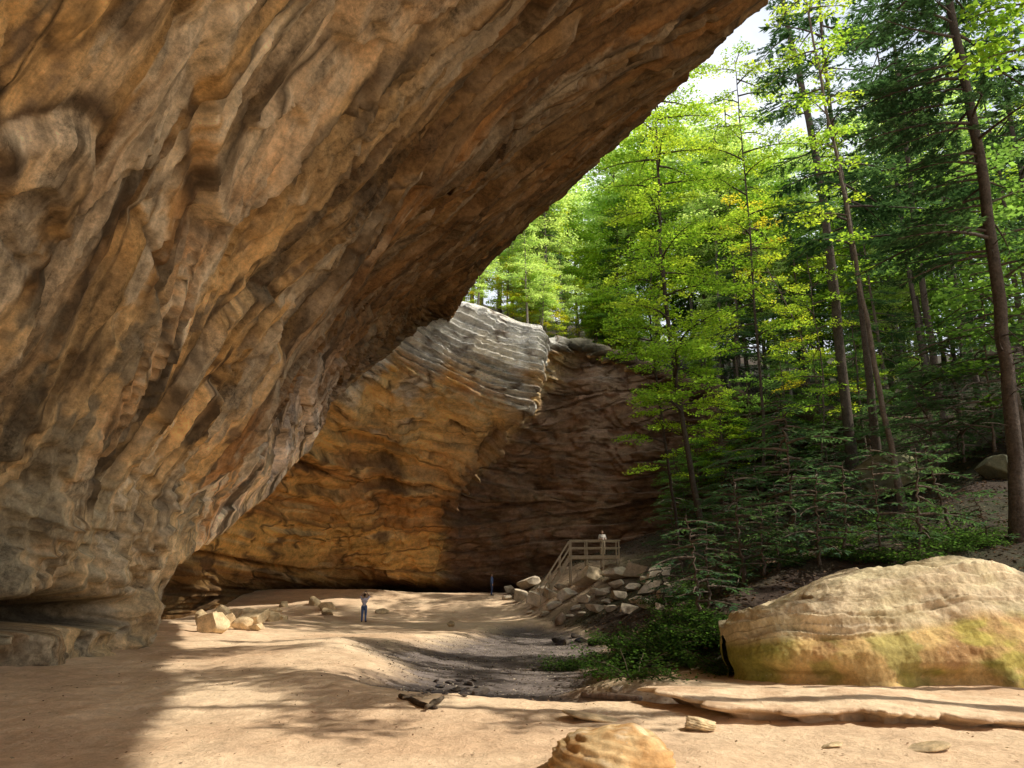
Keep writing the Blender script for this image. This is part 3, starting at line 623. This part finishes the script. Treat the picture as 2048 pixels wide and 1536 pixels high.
for px,y,k in [(1740,43,7),(1880,47,7),(2120,47,7),(1960,56,7),(1500,80,6),(1610,80,5),(1720,84,7),(1820,78,5),(1900,82,6),(2050,76,7),(1400,84,5),(1320,82,6),(1240,86,5),(1560,90,5),(1990,68,5),(1860,66,7),(1680,76,5),(1450,88,6),(1280,95,5),(1440,76,5),(1480,78,5),(1535,77,6),(1400,92,2),(1450,94,3),(1500,95,2),(1550,96,3),(1610,95,2),(1360,94,3),(1475,86,3),(1425,88,2),(1660,92,3)]:
    x=(px-1024)/FPX*y/.97; place(k,(x,y,Htop(x,y)-.2),r.uniform(.88,1.12),r.uniform(0,6.28),LS,GS)
# ---- understorey hemlocks
def hemling(h,seed,pal='hem2'):
    return tree('hemlock_sapling','x',[(0,0,0),(.05,0,h*.5),(0,.05,h)],.05,.01,'n',pal,int(8+h*3.),h*.12,(h*.44,h*.26),50,.18,seed,cat='young tree',rise=.16,droop=.34)
hp=[hemling(4.2,31),hemling(6.5,32),hemling(2.6,33)]; hu=set()
spots=[(1345,1118,1,'left end of the thicket beside the leaning trunks'),(1450,1105,0,''),(1480,1060,1,''),(1530,1090,0,''),(1570,1040,1,''),(1610,1095,0,''),(1660,1060,1,''),(1735,1040,0,''),(1500,1000,1,''),(1600,990,1,''),(1880,960,1,''),(1930,930,1,''),(1430,1010,1,''),(1560,1110,2,''),(1380,1075,1,''),(1640,1130,2,''),(1900,1060,2,''),(1540,950,1,''),(1640,930,1,''),(1750,930,1,''),(1840,920,1,''),(1990,900,1,''),(1690,970,1,'')]
spots+=[(int(r.uniform(1400,1740)),int(r.uniform(1000,1125)),[2,0,2][i%3],'') for i in range(8)]+[(1400,1140,2,''),(1350,1150,2,''),(1450,1140,0,''),(1510,1130,0,''),(1600,1120,0,''),(1460,1170,2,''),(1490,1165,2,''),(1530,1150,2,''),(1440,1185,2,''),(1400,1165,2,''),(1370,1200,2,''),(1330,1210,2,''),(1400,1235,2,''),(1980,1090,2,''),(1840,1100,2,''),(1560,1140,2,''),(1690,1120,2,''),(1760,1110,0,''),(1420,1210,2,'')]
for i,(px,py,k,l) in enumerate(spots):
    p,t=at_ground(px,py)
    if k not in hu: o=hp[k]; hu.add(k)
    else: o=copy_tree(hp[k])
    sc=r.uniform(.55,1.3); o.location=p; o.scale=(sc*r.uniform(.9,1.3),sc*r.uniform(.9,1.3),sc); o.rotation_euler=(r.uniform(-.14,.14),r.uniform(-.14,.14),r.uniform(0,6.28))
    o['label']=('young hemlock at the '+l) if l else ['waist high','tall','knee high'][0 if k==0 else 1 if k==1 else 2]+' young hemlock in the dark thicket '+('left of the mossy boulder' if px<1740 else 'around the mossy boulder')
    o['group']=['middling','tall','small'][k]+' hemlocks in the thicket'+(' left of the mossy boulder' if px<1740 else ' around the mossy boulder')
# ---- shrubs on the bank
def shrub(h,seed,pal):
    r_=np.random.default_rng(seed); w=Wood(); lv=Leaves(); root=thing('shrub','x','shrub',(0,0,0))
    for k in range(16):
        limb(w,lv,np.array([r_.normal(0,.12),r_.normal(0,.12),0.]),r_.uniform(0,6.28),h*r_.uniform(.6,1.2),r_.uniform(.3,1.1),.35,.008,'b',pal,42,.085,r_,n_tw=7,bare=.25)
    w.build('stem',M_bark,root,col=(.1,.08,.05)); lv.build('foliage',M_leaf,root); return root
sp_=[shrub(.7,41,'fern'),shrub(.9,42,'fern'),shrub(.5,43,'fern')]; su=set()
sh_spots=[(1125,1342),(1160,1335),(1200,1322),(1235,1345),(1262,1358),(1245,1300),(1215,1290),(1275,1275),(1300,1330),(1330,1235),(1360,1205),(1400,1215),(1445,1350),(1390,1180),(1480,1150),(1590,1130),(1310,1180),(1720,1125),(1880,1100),(1960,1090),(1345,1270),(1310,1300),(1400,1330),(1250,1330),(1285,1305),(1780,1060),(1860,1030),(1690,1100)]
sh_spots+=[(int(r.uniform(1290,1470)),int(r.uniform(1165,1330))) for i in range(20)]+[(int(r.uniform(1500,2040)),int(r.uniform(1060,1135))) for i in range(14)]
for i,(px,py) in enumerate(sh_spots):
    k=i%3; p,t=at_ground(px,py)
    if k not in su: o=sp_[k]; su.add(k)
    else: o=copy_tree(sp_[k])
    sc=r.uniform(.6,1.15); o.location=p; o.scale=(sc,)*3; o.rotation_euler=(0,0,r.uniform(0,6.28))
    low_=py>1225
    o['label']=['low','bushy','small'][k]+' green shrub '+('at the foot of the bank by the stream' if low_ else 'higher up the leafy slope')
    o['group']=['low','bushy','small'][k]+' shrubs '+('by the stream' if low_ else 'up the slope')
# ---- fallen leaves (uncountable)
def scatter(name,label,n,x0,x1,y0,y1,cond,pal,sz,seed,lift=.015):
    r_=np.random.default_rng(seed); x=r_.uniform(x0,x1,n); y=r_.uniform(y0,y1,n); h,cf,d=Hfull(x,y); m=cond(cf,d,x,y,r_); x,y,h=x[m],y[m],h[m]; n=len(x)
    lv=Leaves(); b=r_.uniform(0,6.28,n); pal=np.array(pal)
    lv.add(np.stack([x,y,h+lift],1),np.stack([np.cos(b),np.sin(b),r_.normal(0,.2,n)],1),r_.normal(0,.35,(n,3))+np.array([0,0,1.]),sz*r_.uniform(.5,1.4,n),sz*r_.uniform(.3,.9,n),pal[r_.integers(len(pal),size=n)]*r_.uniform(.7,1.3,(n,1)))
    o=lv.build(name,M_dead); tag(o,label,'fallen leaves',kind='stuff')
scatter('leaf_litter','pale dead leaves scattered over the gravel stream bed',24000,-5,6,14,55,lambda cf,d,x,y,q:(cf>.25)&(d<.6)&(q.random(len(x))<.7),[(.35,.28,.2),(.1,.07,.05),(.06,.05,.04),(.45,.39,.3)],.06,5)
scatter('leaf_litter','brown fallen leaves covering the forest slope',80000,0,50,17,70,lambda cf,d,x,y,q:(d>.2)&~((np.abs(x-4)<5)&(np.abs(y-56)<6)&(q.random(len(x))<.8)),[(.11,.065,.038),(.08,.048,.03),(.15,.09,.05),(.22,.15,.1)],.13,6)
scatter('ground_cover','low green seedlings spread over the forest slope',30000,5,50,18,62,lambda cf,d,x,y,q:(d>3.5)&(fbm(P3(x*.35,y*.35,2.),3)>.2),[(.03,.07,.02),(.05,.1,.025),(.03,.06,.02)],.14,8,lift=.12)
scatter('leaf_litter','few small leaves strewn on the sand floor',2200,-9,10,8,40,lambda cf,d,x,y,q:(d<0)&(cf<.4),[(.3,.18,.1),(.35,.28,.18),(.2,.12,.07)],.045,9)
# ---------------------------------------------------------------- logs and sticks
def log(name,label,pts,rads,col,lift=.05,cat='log'):
    w=Wood(); P=[]
    for px,py in pts:
        p,_=at_ground(px,py); P.append(p+np.array([0,0,lift]))
    P=np.array(P); n=9; t=np.linspace(0,1,n); Q=np.stack([np.interp(t,np.linspace(0,1,len(P)),P[:,i]) for i in range(3)],1)
    rr_=np.interp(t,np.linspace(0,1,len(rads)),rads)*(1+.12*rng.normal(size=n)); Q[1:-1]+=rng.normal(0,.012,(n-2,3))
    w.tube(Q,rr_,8,cap=True); o=w.build(name,M_bark,None,col=col,off=Q[0]); o.location=Q[0]; return tag(o,label,cat)
log('driftwood','dark driftwood log lying in the near pool',[(800,1396),(830,1407),(872,1422)],(.035,.05,.03),(.07,.05,.035),.03)
log('driftwood','short forked driftwood piece at the right end of the dark log',[(852,1424),(868,1415),(886,1404)],(.03,.04,.025),(.12,.09,.06),.06)
log('driftwood','thin pale stick lying across the dark driftwood',[(805,1405),(845,1400),(862,1398)],(.02,.025,.015),(.35,.27,.18),.07)
log('log','flat grey log lying behind the tip of the slab',[(1165,1396),(1220,1400),(1282,1403)],(.05,.065,.06),(.27,.2,.15),.04)
log('fallen_branch','long fallen branch slanting down the leafy bank',[(1335,1335),(1390,1295),(1450,1255)],(.05,.045,.02),(.15,.115,.085),.06,'branch')
log('fallen_branch','thin fallen branch low on the bank above the shrubs',[(1285,1330),(1350,1312),(1430,1290)],(.03,.03,.015),(.2,.15,.11),.07,'branch')
log('fallen_branch','thin stick reaching from the bank onto the stream bed',[(1045,1344),(1090,1338),(1130,1330)],(.02,.025,.015),(.16,.12,.09),.05,'branch')
# ---------------------------------------------------------------- wooden staircase
Yst=55.; zd=4.4; x_deck0,x_deck1=4.05,7.5
xf=1.95; zf=H(xf,Yst+.6); n_st=max(6,int(round((zd-zf)/.175))); rise=(zd-zf)/n_st; run=(x_deck0-xf)/n_st
stair=thing('wooden_staircase','grey brown wooden stairs with railings climbing to a platform in the bank','staircase',(xf,Yst,zf))
def part(name,fn,off=(xf,Yst,zf)):
    w=Wood(); fn(w); o=w.build(name,M_wood,stair,off=off,smooth=False); return o
part('platform',lambda w:[w.box(((x_deck0+x_deck1)/2,Yst+.1+.155*i,zd-.03),(x_deck1-x_deck0,.145,.05)) for i in range(9)])
for yy in (Yst+.05,Yst+1.42): part('beam',lambda w:w.box(((x_deck0+x_deck1)/2,yy,zd-.15),(x_deck1-x_deck0,.06,.17)))
sl=math.atan2(zd-zf,x_deck0-xf); Rm=np.array(Matrix.Rotation(-sl,3,'Y')); Ls=math.hypot(zd-zf,x_deck0-xf)
for yy in (Yst+.12,Yst+1.35):
    part('stringer',lambda w:w.box(((xf+x_deck0)/2,yy,(zf+zd)/2-.1),(Ls+.1,.06,.24),Rm))
for i in range(n_st):
    part('step',lambda w:w.box((xf+run*(i+.5),Yst+.735,zf+rise*(i+1)-.03),(run+.05,1.16,.05)))
for yy in (Yst,Yst+1.47):
    for x in np.linspace(xf,x_deck0,4)[:-1]:
        zq=zf+(zd-zf)*(x-xf)/(x_deck0-xf); part('post',lambda w:w.box((x,yy,zq+.33),(.075,.075,1.42)))
    for x in np.linspace(x_deck0+.05,x_deck1-.05,4):
        g_=min(H(x,yy),zd-.2)-.3; part('post',lambda w:w.box((x,yy,(g_+zd+1.0)/2),(.08,.08,zd+1.0-g_)))
    for hgt,th_ in ((1.02,.075),(.52,.065)):
        part('handrail' if hgt>1 else 'rail',lambda w:w.box(((x_deck0+x_deck1)/2,yy-.068,zd+hgt),(x_deck1-x_deck0+.1,.04,th_)))
        part('handrail' if hgt>1 else 'rail',lambda w:w.box(((xf+x_deck0)/2,yy-.068,(zf+zd)/2+hgt),(Ls,.04,th_),Rm))
part('panel',lambda w:[w.box((xf+.75+.19*i,Yst-.16,zf+.35),(.18,.03,.95)) for i in range(6)])
# ---------------------------------------------------------------- people
def capsule_union(segs,voxel,name,mat,parent):
    bm=bmesh.new()
    for a,b,ra,rb in segs:
        a=Vector(a);b=Vector(b); d=b-a; L=d.length
        for p,q in ((a,ra),(b,rb)):
            bmesh.ops.create_icosphere(bm,subdivisions=2,radius=q,matrix=Matrix.Translation(p))
        if L>1e-4:
            M=Matrix.Translation((a+b)/2)@d.to_track_quat('Z','Y').to_matrix().to_4x4()
            bmesh.ops.create_cone(bm,cap_ends=True,segments=14,radius1=ra,radius2=rb,depth=L,matrix=M)
    me=bpy.data.meshes.new(name); bm.to_mesh(me); bm.free()
    tmp=bpy.data.objects.new(name,me); COL.objects.link(tmp)
    m=tmp.modifiers.new('r','REMESH'); m.mode='VOXEL'; m.voxel_size=voxel; m.use_smooth_shade=True
    s_=tmp.modifiers.new('s','SMOOTH'); s_.iterations=3; s_.factor=.4
    dg=bpy.context.evaluated_depsgraph_get(); me2=bpy.data.meshes.new_from_object(tmp.evaluated_get(dg)); bpy.data.objects.remove(tmp)
    me2.name=name; me2.materials.clear(); me2.materials.append(mat)
    me2.polygons.foreach_set('use_smooth',[True]*len(me2.polygons))
    o=bpy.data.objects.new(name,me2); COL.objects.link(o); o.parent=parent; return o
def person(label,loc,rz,arms,shirt,trousers,hair,sc=1.,long_sleeve=False,longhair=False,stride=.0):
    root=thing('person',label,'person',loc,rz=rz); root.scale=(sc,sc,sc)
    T=lambda L,g:[(a,b,ra+g,rb+g) for a,b,ra,rb in L]
    torso=[((0,0,.97),(0,0,1.08),.115,.105),((-.06,0,.95),(.06,0,.95),.115,.115),((0,0,1.08),(0,-.01,1.28),.11,.125),((-.08,0,1.3),(.08,0,1.3),.115,.115),((-.15,0,1.41),(.15,0,1.41),.065,.065),((0,0,1.38),(0,0,1.44),.09,.07)]
    neck=[((0,0,1.42),(0,-.01,1.56),.055,.052)]
    head=[((0,.01,1.66),(0,-.012,1.63),.088,.085),((0,-.035,1.58),(0,-.025,1.62),.06,.075),((0,-.105,1.625),(0,-.112,1.605),.012,.015),((-.085,.01,1.63),(-.09,.012,1.60),.016,.012),((.085,.01,1.63),(.09,.012,1.60),.016,.012),((-.02,-.098,1.572),(.02,-.098,1.572),.009,.009),((-.03,-.098,1.64),(-.032,-.098,1.64),.012,.012),((.03,-.098,1.64),(.032,-.098,1.64),.012,.012)]
    legs=[];feet=[];upper=[];lower=[];hands=[]
    for s in (-1,1):
        ky=-.02-stride*s; ay=.02-stride*1.4*s
        hip=(s*.095,0,.93);kn=(s*.11,ky,.5);an=(s*.12,ay,.09)
        legs+=[(hip,kn,.09,.06),(kn,an,.058,.04)]
        feet+=[((an[0],an[1]+.03,.045),(an[0]+s*.02,an[1]-.17,.035),.042,.036),(an,(an[0],an[1],.05),.042,.045)]
        sh=(s*.19,0,1.42); el,wr=arms[0 if s<0 else 1]
        upper.append((sh,el,.052,.042)); lower.append((el,wr,.04,.027))
        w_=Vector(wr); d=(w_-Vector(el)).normalized(); side=Vector((0,1,0)) if abs(d.y)<.7 else Vector((1,0,0)); side=(side-d*side.dot(d)).normalized(); nrm=d.cross(side)
        pm=w_+d*.075
        hands.append((tuple(w_),tuple(pm),.026,.03))
        for j,(o_,l_) in enumerate(((-.03,.066),(-.01,.078),(.01,.074),(.03,.06))):
            a=pm+side*o_+d*.015; b=a+d*l_*.55+nrm*.01*s; c_=b+d*l_*.4+nrm*.025*s
            hands+=[(tuple(a),tuple(b),.009,.0085),(tuple(b),tuple(c_),.0085,.0075)]
        a=w_+d*.03-side*.028; b=a-side*.03+d*.03; hands+=[(tuple(a),tuple(b),.012,.0095),(tuple(b),tuple(b+d*.028),.0095,.008)]
    capsule_union(torso+neck+head+legs+feet+upper+lower+hands,.009,'body',M_skin,root)
    capsule_union(T(torso,.014)+T(upper,.014)+(T([(a,b,ra,rb+.004) for a,b,ra,rb in lower],.01) if long_sleeve else []),.014,'shirt',shirt,root)
    tl=[(a,b,ra+.016,rb+.02) for a,b,ra,rb in legs]
    capsule_union(tl+[((-.06,0,.95),(.06,0,.95),.132,.132),((0,0,.95),(0,0,1.0),.125,.12)],.014,'trousers',trousers,root)
    capsule_union(T(feet,.012),.012,'shoes',cloth('shoe_cloth',(.06,.055,.05)),root)
    hs=[((0,.035,1.675),(0,.0,1.7),.088,.082),((0,.06,1.63),(0,.05,1.67),.07,.08)]
    if longhair: hs.append(((0,.075,1.62),(0,.09,1.45),.07,.05))
    capsule_union(hs,.012,'hair',hair,root)
    return root
hang=[((-.25,.02,1.16),(-.26,-.05,.92)),((.25,.02,1.16),(.26,-.05,.92))]
high=[((-.29,-.14,1.58),(-.10,-.26,1.80)),((.29,-.14,1.58),(.10,-.26,1.80))]
bent=[((-.26,.03,1.17),(-.12,-.22,1.15)),((.26,.03,1.17),(.12,-.22,1.15))]
hairD=cloth('dark_hair',(.05,.035,.025)); hairB=cloth('brown_hair',(.12,.075,.04))
p,_=at_ground(727,1244); person('person in pale purple top and blue jeans with back turned, holding both arms up high',tuple(p),math.pi,high,cloth('purple_cloth',(.62,.58,.68)),cloth('denim',(.10,.16,.34)),hairD)
w=Wood(); w.box((0,0,0),(.16,.010,.078)); ph=w.build('phone',cloth('phone_case',(.03,.03,.035)),None,smooth=False); ph.location=(p[0],p[1]+.325,p[2]+1.905); tag(ph,'dark phone held up by the person in blue jeans','phone')
bv=ph.modifiers.new('bevel','BEVEL'); bv.width=.004; bv.segments=2
w=Wood(); w.box((0,-.0065,0),(.148,.002,.068)); w.build('screen',cloth('phone_glass',(.08,.09,.1)),ph,smooth=False)
x=(985-1024)/FPX*66; person('person in dark blue clothes standing by the back wall left of the rocks',(x,65.5,H(x,65.5)),math.pi*.5,hang,cloth('navy_cloth',(.10,.15,.30)),cloth('navy_trousers',(.06,.09,.2)),hairB,long_sleeve=True)
person('person in pale top standing on the wooden platform behind the railing',(6.4,Yst+.8,zd),.2,bent,cloth('pale_cloth',(.6,.56,.5)),cloth('tan_trousers',(.25,.2,.14)),hairB,longhair=True)

# ---------------------------------------------------------------- light and camera
el=math.radians(49); az=math.radians(93)
ts=Vector((math.sin(az)*math.cos(el),math.cos(az)*math.cos(el),math.sin(el)))
sd=bpy.data.lights.new('sun','SUN'); sd.energy=5.; sd.angle=math.radians(.5); sd.color=(1.,.93,.80)
so=bpy.data.objects.new('sun',sd); COL.objects.link(so); so.rotation_euler=ts.to_track_quat('Z','Y').to_euler(); so.location=(30,0,40)
W=bpy.data.worlds.new('World'); S.world=W; W.use_nodes=True; nt=W.node_tree
sk=nt.nodes.new('ShaderNodeTexSky'); sk.sky_type='NISHITA'; sk.sun_disc=False; sk.sun_elevation=el; sk.sun_rotation=az; sk.dust_density=2.
tc=nt.nodes.new('ShaderNodeTexCoord').outputs['Generated']
cl=noise(nt,tc,2.6,7,.6)
nt.links.new(mixc(nt,mrange(nt,cl,.36,.58,.5,.95),sk.outputs[0],(8.6,8.9,9.5)),nt.nodes['Background'].inputs[0]); nt.nodes['Background'].inputs[1].default_value=.15
cd=bpy.data.cameras.new('camera'); cd.sensor_width=36; cd.lens=36*FPX/2048; cd.clip_end=1000
co=bpy.data.objects.new('camera',cd); COL.objects.link(co); co.location=(0,0,CAMZ); co.rotation_euler=(math.pi/2+PITCH,0,0); S.camera=co
S.view_settings.view_transform='Standard'; S.view_settings.look='None'; S.view_settings.exposure=0
